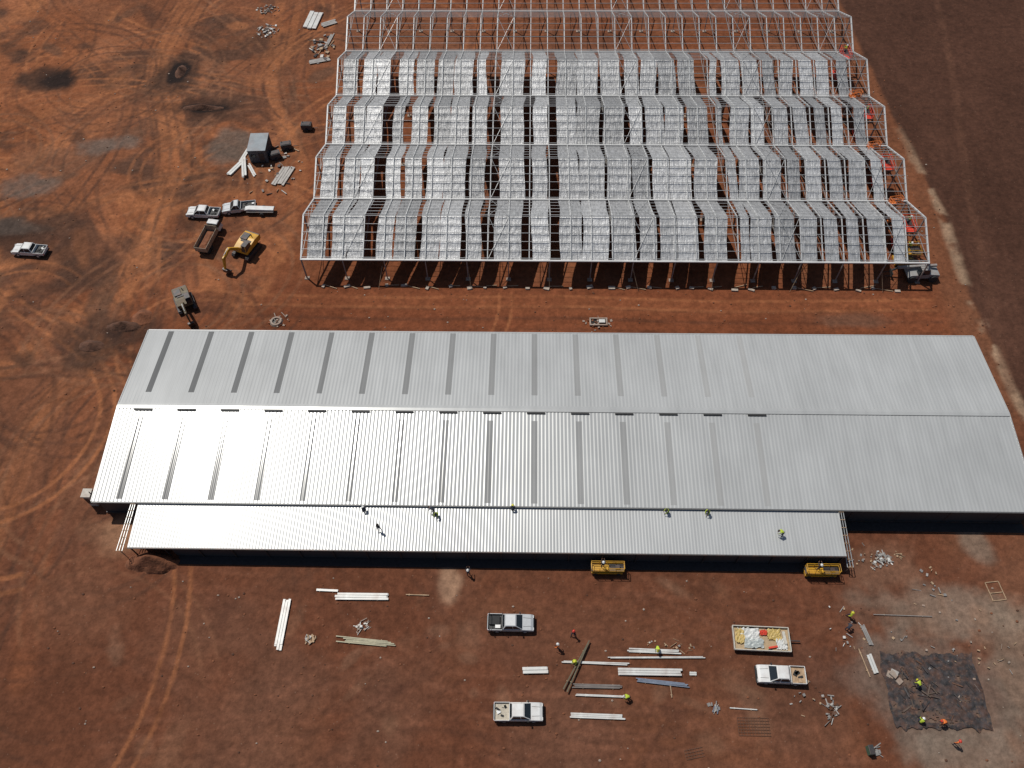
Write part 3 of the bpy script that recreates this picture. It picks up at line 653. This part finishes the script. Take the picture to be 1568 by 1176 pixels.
def sheet(cx,cy,sx,sy,z,mi,seed):
    n=10;vs=[];fs=[]
    for i in range(n+1):
        for j in range(n+1):
            q=TAB[(i*7+seed*13)%256,(j*5+seed*29)%256]
            vs.append((cx+sx*(i/n-.5)+.12*(q-.5),cy+sy*(j/n-.5)+.12*(q-.5)*2,z+.2*q))
    for i in range(n):
        for j in range(n): a=i*(n+1)+j; fs.append((a,a+n+1,a+n+2,a+1))
    mb.add(vs,fs,mi)
sheet(-1.4,.4,2.4,1.5,.62,3,1); sheet(-.9,-.5,2.2,1.0,.66,7,8); sheet(1.5,.5,1.5,1.2,.64,4,3); sheet(.3,.7,.8,.5,.72,5,5); sheet(2.2,-.5,1.2,1.2,.62,3,7); sheet(-2.4,.2,1.0,1.6,.7,4,9)
mb.box((1.2,-.9,.75),(1.0,.2,.2),5,.2); mb.box((2.6,.2,.75),(.3,1.4,.2),1,.1)
mb.obj('materials_trailer',[mat('deck_tan',(.40,.29,.17),.7),mat('tray_side',(.55,.52,.45),.6,0,.15,3),DARK(),mat('white_wrap',(.6,.6,.57),.5),mat('yellow_wrap',(.5,.36,.12),.5),RED(),RUB(),mat('pale_wrap',(.45,.48,.46),.4)],None,(26.8,25.8,0),-.03,0)
# shade cloth
n=70;vs=[];fs=[];ms=[]
for i in range(n+1):
    for j in range(n+1):
        u=i/n;v=j/n
        x=39.9+10.3*u+(.5-v)*-.1;y=16.6+8.0*v
        q=float(fbm(np.array([x]),np.array([y]),.8,77,3)[0]); q2=float(fbm(np.array([x+40]),np.array([y]),2.2,78,3)[0])
        e=min(u,1-u,v,1-v)
        x+= (q2-.5)*1.1*(1-min(1,e*8)); y+=(q-.5)*1.3*(1-min(1,e*8))
        vs.append((x,y,.07+.14*q))
for i in range(n):
    for j in range(n):
        a=i*(n+1)+j
        q=float(fbm(np.array([i*.22]),np.array([j*.22]),1.5,90,3)[0])
        if q>.76: continue
        fs.append((a,a+n+1,a+n+2,a+1)); ms.append(1 if random.random()<.06 or q>.66 else 0)
me=bpy.data.meshes.new('shade_cloth'); me.from_pydata(vs,[],fs); me.materials.append(mat('black_shade_cloth',(.034,.030,.031),.85,0,.7,2.2,.05,8,dust=.35)); me.materials.append(mat('dusty_shade_cloth',(.075,.055,.045),.9,0,.4,2.2,.05,8,dust=.5))
me.polygons.foreach_set('material_index',ms); place(me,'shade_cloth')
mb=MB()
for i in range(24):
    t=2*math.pi*i/24; t2=2*math.pi*(i+1)/24
    vs=[(r_*math.cos(a),r_*math.sin(a),z) for a in(t,t2) for r_,z in((.55,.02),(.55,.3),(.8,.3),(.95,.02))]
    mb.add(vs,[(0,1,5,4),(1,2,6,5),(2,3,7,6)],0)
mb.cyl((0,0,.0),(0,0,.06),.56,.56,1,20); mb.box((.1,.3,.12),(.3,.2,.1),0)
mb.obj('manhole',[CONC(),mat('wet_dark',(.02,.018,.015),.3)],None,(-36.6,70.9,0))
debris('rubble_pile',-36.2,71,1.5,24,[CONC(),SOIL],.1,.4)
mb=MB()
for (a,b_,c,d) in((0,.6,2.6,.2),(0,-.6,2.6,.2),(-1.2,0,.2,1.0),(1.2,0,.2,1.0)): mb.box((a,b_,.15),(c,d,.34),0)
mb.box((0,0,.06),(2.2,1.0,.08),1); mb.box((.5,0,.38),(.9,.6,.12),2); mb.obj('drain_pit',[CONC(),mat('wet_dark',(0.02,.02,.02)),PW],None,(10.4,71.2,0),0,.02)
debris('rubble_pile',10.2,71,2.4,30,[SOIL,CONC()],.1,.4,ry=1.3)
cl=MB()
for i in range(800):
    reg=random.random()
    if reg<.45: x,y=random.uniform(-100,-38),random.uniform(55,150)
    elif reg<.6: x,y=random.uniform(-35,64),random.uniform(67.5,77.5)
    elif reg<.7: x,y=random.uniform(60.5,67),random.uniform(56,130)
    else: x,y=random.uniform(-55,58),random.uniform(12,33)
    if -53.5<x<62 and 40<y<67: continue
    s=random.uniform(.06,.2); cl.ball((x,y,.03),(s,s*random.uniform(.6,1),s*.6),random.choice([0,0,1,2]),5,3)
cl.obj('scattered_stones',[SOIL,SOILD,CONC()])
# ------------------------------------------------------------------ people
def person_mesh(pose,vest,legs,hat):
    J={'pel':(0,0,.95),'spi':(0,.01,1.14),'che':(0,0,1.34),'nek':(0,.01,1.50),'hea':(0,.03,1.60),'top':(0,.03,1.68)}
    for s,n in((-1,'L'),(1,'R')):
        J['sh'+n]=(s*.18,0,1.42);J['el'+n]=(s*.26,.02,1.14);J['wr'+n]=(s*.27,.12,.90)
        J['hi'+n]=(s*.10,0,.90);J['kn'+n]=(s*.12,.03,.50);J['an'+n]=(s*.13,-.02,.09);J['to'+n]=(s*.15,.15,.05)
    if pose=='walk':
        J['knR']=(.11,.20,.53);J['anR']=(.11,.24,.09);J['toR']=(.12,.41,.05);J['knL']=(-.11,.0,.5);J['anL']=(-.11,-.30,.14);J['toL']=(-.12,-.15,.04)
        J['wrL']=(-.27,.30,1.0);J['elR']=(.25,-.14,1.15);J['wrR']=(.27,-.10,.90)
    if pose=='bend':
        J.update({'spi':(0,.14,1.07),'che':(0,.33,1.16),'nek':(0,.46,1.18),'hea':(0,.55,1.17),'top':(0,.62,1.16)})
        for s,n in((-1,'L'),(1,'R')):
            J['sh'+n]=(s*.18,.38,1.15);J['el'+n]=(s*.22,.44,.87);J['wr'+n]=(s*.16,.55,.62);J['hi'+n]=(s*.10,-.02,.90);J['kn'+n]=(s*.14,.06,.50)
    if pose=='crouch':
        J.update({'pel':(0,-.12,.42),'spi':(0,-.06,.60),'che':(0,.08,.78),'nek':(0,.17,.90),'hea':(0,.24,.97),'top':(0,.28,1.04)})
        for s,n in((-1,'L'),(1,'R')):
            J['sh'+n]=(s*.18,.10,.84);J['el'+n]=(s*.25,.26,.60);J['wr'+n]=(s*.16,.46,.45);J['hi'+n]=(s*.11,-.10,.40);J['kn'+n]=(s*.2,.30,.50);J['an'+n]=(s*.15,.02,.10);J['to'+n]=(s*.18,.20,.05)
    if pose=='reach':
        for s,n in((-1,'L'),(1,'R')):
            J['el'+n]=(s*.24,.24,1.28);J['wr'+n]=(s*.16,.48,1.34)
        J['knR']=(.13,.12,.50);J['anR']=(.14,.06,.09);J['toR']=(.15,.23,.05)
    names=list(J); ix={n:i for i,n in enumerate(names)}
    E=[('pel','spi'),('spi','che'),('che','nek'),('nek','hea'),('hea','top')]
    for n in 'LR': E+=[('che','sh'+n),('sh'+n,'el'+n),('el'+n,'wr'+n),('pel','hi'+n),('hi'+n,'kn'+n),('kn'+n,'an'+n),('an'+n,'to'+n)]
    R={'pel':.15,'spi':.135,'che':.16,'nek':.062,'hea':.095,'top':.075,'sh':.075,'el':.05,'wr':.032,'hi':.095,'kn':.065,'an':.045,'to':.04}
    me=bpy.data.meshes.new('sk'); me.from_pydata([J[n] for n in names],[(ix[a],ix[b]) for a,b in E],[])
    o=bpy.data.objects.new('sk',me); COL.objects.link(o)
    sk=o.modifiers.new('s','SKIN'); o.modifiers.new('u','SUBSURF').levels=1
    sv=me.skin_vertices[0].data
    for i,n in enumerate(names):
        r=R.get(n,R.get(n[:2],.05)); sv[i].radius=(r,r*(.72 if n in('pel','spi','che') else 1)); sv[i].use_root=(n=='pel')
    dg=bpy.context.evaluated_depsgraph_get(); ev=o.evaluated_get(dg); m2=bpy.data.meshes.new_from_object(ev)
    vs=[tuple(v.co) for v in m2.vertices]; fs=[tuple(p.vertices) for p in m2.polygons]
    def bm_(a,b):
        if b[:2]=='wr': return 0
        if a in('nek','hea'): return 3
        if b[:2]in('hi','kn','an'): return 1
        if b[:2]=='to': return 2
        return 0
    mb=MB()
    segs=[(Vector(J[a]),Vector(J[b]),bm_(a,b)) for a,b in E]
    ms=[]
    for f in fs:
        c=sum((Vector(vs[i]) for i in f),Vector())/len(f); best=1e9;mi=0
        for a,b,m in segs:
            t=max(0,min(1,(c-a).dot(b-a)/(b-a).length_squared)); d=(c-a-(b-a)*t).length
            if d<best: best=d;mi=m
        ms.append(mi)
    mb.v=vs;mb.f=fs;mb.m=ms
    bpy.data.objects.remove(o)
    for s,n in((-1,'L'),(1,'R')):
        w=Vector(J['wr'+n]);e=Vector(J['el'+n]);d=(w-e).normalized()
        side=d.cross(Vector((s,0,.01))).normalized(); fl=Vector((s,0,0)); fl=(fl-d*fl.dot(d)).normalized()
        p=w+d*.09; mb.cyl(w-d*.01,p,.034,.042,3,8)
        for k in range(4):
            b0=p+side*(k-1.5)*.022; l=(.075,.085,.08,.06)[k]
            m1=b0+d*l*.55-fl*.012; mb.cyl(b0-d*.02,m1,.012,.011,3,6); mb.cyl(m1,m1+d*l*.4-fl*.03,.011,.008,3,6)
        t0=w+d*.04+side*.035; t1=t0+side*.035+d*.03; mb.cyl(t0,t1,.014,.012,3,6); mb.cyl(t1,t1+d*.035-fl*.01,.012,.009,3,6)
    h=Vector(J['hea']);t=Vector(J['top']); up=(t-h).normalized()
    fwd=Vector((0,1,0)); fwd=(fwd-up*fwd.dot(up)).normalized() if abs(up.y)<.9 else Vector((0,0,-1))
    rt=fwd.cross(up)
    for s in(-1,1):
        mb.ball(tuple(h+fwd*.088+rt*s*.033+up*.03),(.012,.012,.012),2,6,4); mb.ball(tuple(h+rt*s*.095+up*.02),(.018,.018,.028),3,6,4)
    mb.cyl(h+fwd*.08+up*.02,h+fwd*.115-up*.005,.012,.016,3,6); mb.beam(h+fwd*.092-up*.04-rt*.025,h+fwd*.092-up*.04+rt*.025,.01,.01,4)
    hv=[];hf=[];n=12;k=5;o_=h+up*.055
    for j in range(k+1):
        ph=math.pi/2*j/k
        for i in range(n):
            a=2*math.pi*i/n; r_=.135*math.sin(ph) if j<k else .165
            hv.append(o_+rt*r_*math.cos(a)+fwd*r_*1.15*math.sin(a)+up*(.14*math.cos(ph)))
    for j in range(k):
        for i in range(n): hf.append((j*n+i,(j+1)*n+i,(j+1)*n+(i+1)%n,j*n+(i+1)%n))
    mb.add(hv,hf,5)
    V={'yellow':mat('hivis_yellow',(.50,.62,.05),.7,0,.05),'orange':mat('hivis_orange',(.8,.2,.04),.7,0,.05),'dark':mat('dark_shirt',(.03,.035,.05),.8)}[vest]
    Lm={'navy':mat('navy_trousers',(.03,.035,.06),.85),'khaki':mat('khaki_trousers',(.20,.15,.10),.85)}[legs]
    Hm={'white':mat('helmet_white',(.7,.7,.68),.3),'yellow':mat('helmet_yellow',(.65,.6,.05),.3),'red':mat('helmet_red',(.6,.05,.03),.3),'hair':mat('dark_cap',(.03,.025,.02),.8)}[hat]
    return mb.mesh('construction_worker',[V,Lm,mat('boots',(.03,.02,.015),.7),mat('skin',(.22,.11,.07),.6),mat('lips',(.2,.07,.06),.6),Hm],True)
PM={}
def person(x,y,z,rz,pose='stand',vest='yellow',legs='navy',hat='white'):
    k=(pose,vest,legs,hat)
    if k not in PM: PM[k]=person_mesh(*k)
    place(PM[k],'construction_worker',None,(x,y,z),rz)
G=[(5.6,26.1,2.5,'walk','dark','navy','red'),(3.8,24.6,1.2,'walk','orange','navy','white'),(15,24.75,3.0,'bend','yellow','navy','yellow'),(11.5,19.3,1.6,'bend','yellow','navy','white'),(5.75,23.1,2.6,'crouch','yellow','khaki','yellow'),
(37.4,28.6,1.2,'walk','yellow','navy','yellow'),(36.8,27.1,-.6,'bend','dark','navy','white'),(43.2,20.9,.5,'bend','yellow','navy','yellow'),(42.5,17.3,-.6,'crouch','yellow','navy','white'),(45,17.2,1.5,'bend','orange','navy','red'),(45.6,15.2,.3,'stand','orange','navy','red'),(-6.7,33.0,0,'reach','dark','navy','white'),(59.6,85.5,1.0,'stand','yellow','navy','white')]
for g in G: person(g[0],g[1],.02 if not(39<g[0]<46 and 16<g[1]<24) else .13,*g[2:])
RP=[(-11,39.6,1.2,'bend','dark','navy','hair'),(-10.6,39.3,2.8,'crouch','yellow','navy','hair'),(-19.4,39.6,.4,'crouch','dark','navy','white'),(-17.4,37.3,0,'walk','dark','navy','hair'),(-1.5,40.0,0,'crouch','dark','navy','yellow'),(17.1,40.0,2,'crouch','yellow','navy','hair'),(21.9,40.0,2.6,'crouch','yellow','navy','hair'),(30.4,37.3,1.4,'bend','yellow','navy','hair')]
for g in RP: person(g[0],g[1],lz(g[1])+.02,*g[2:])
for x,y in RL: person(x,y-.5,4.68,1.2,random.choice(['reach','stand']),random.choice(['orange','yellow']),'navy',random.choice(['red','white']))
person(57.0,83.2,2.68,0,'reach','yellow'); person(9.2,33.75,1.2,0,'reach','dark'); person(34.5,33.75,1.2,0,'reach','dark')
# ------------------------------------------------------------------ light, sky, camera
S=Vector((-.36,.33,.873)).normalized()
sun=bpy.data.lights.new('sun','SUN'); sun.energy=3.4; sun.angle=math.radians(.5); sun.color=(1,.965,.90)
so=bpy.data.objects.new('sun',sun); COL.objects.link(so); so.rotation_euler=S.to_track_quat('Z','Y').to_euler(); so.location=S*200
w=bpy.data.worlds.new('World'); scene.world=w; w.use_nodes=True; nt=w.node_tree; bg=nt.nodes['Background']
sky=nt.nodes.new('ShaderNodeTexSky'); sky.sky_type='NISHITA'; sky.sun_disc=False; sky.sun_elevation=math.asin(S.z); sky.sun_rotation=math.atan2(S.x,S.y)
nt.links.new(sky.outputs[0],bg.inputs['Color']); bg.inputs['Strength'].default_value=.055
scene.view_settings.view_transform='Standard'; scene.view_settings.look='None'; scene.view_settings.exposure=0
cam=bpy.data.cameras.new('camera'); cam.sensor_width=36; cam.lens=28; cam.clip_end=12000; cam.clip_start=.5
c=bpy.data.objects.new('camera',cam); COL.objects.link(c)
right=Vector((.9998,.0171,-.0102));up=Vector((-.0087,.83585,.54888));back=Vector((.01792,-.54868,.83584))
M=Matrix((right,up,back)).transposed().to_4x4(); M.translation=Vector((0,0,92)); c.matrix_world=M
scene.camera=c
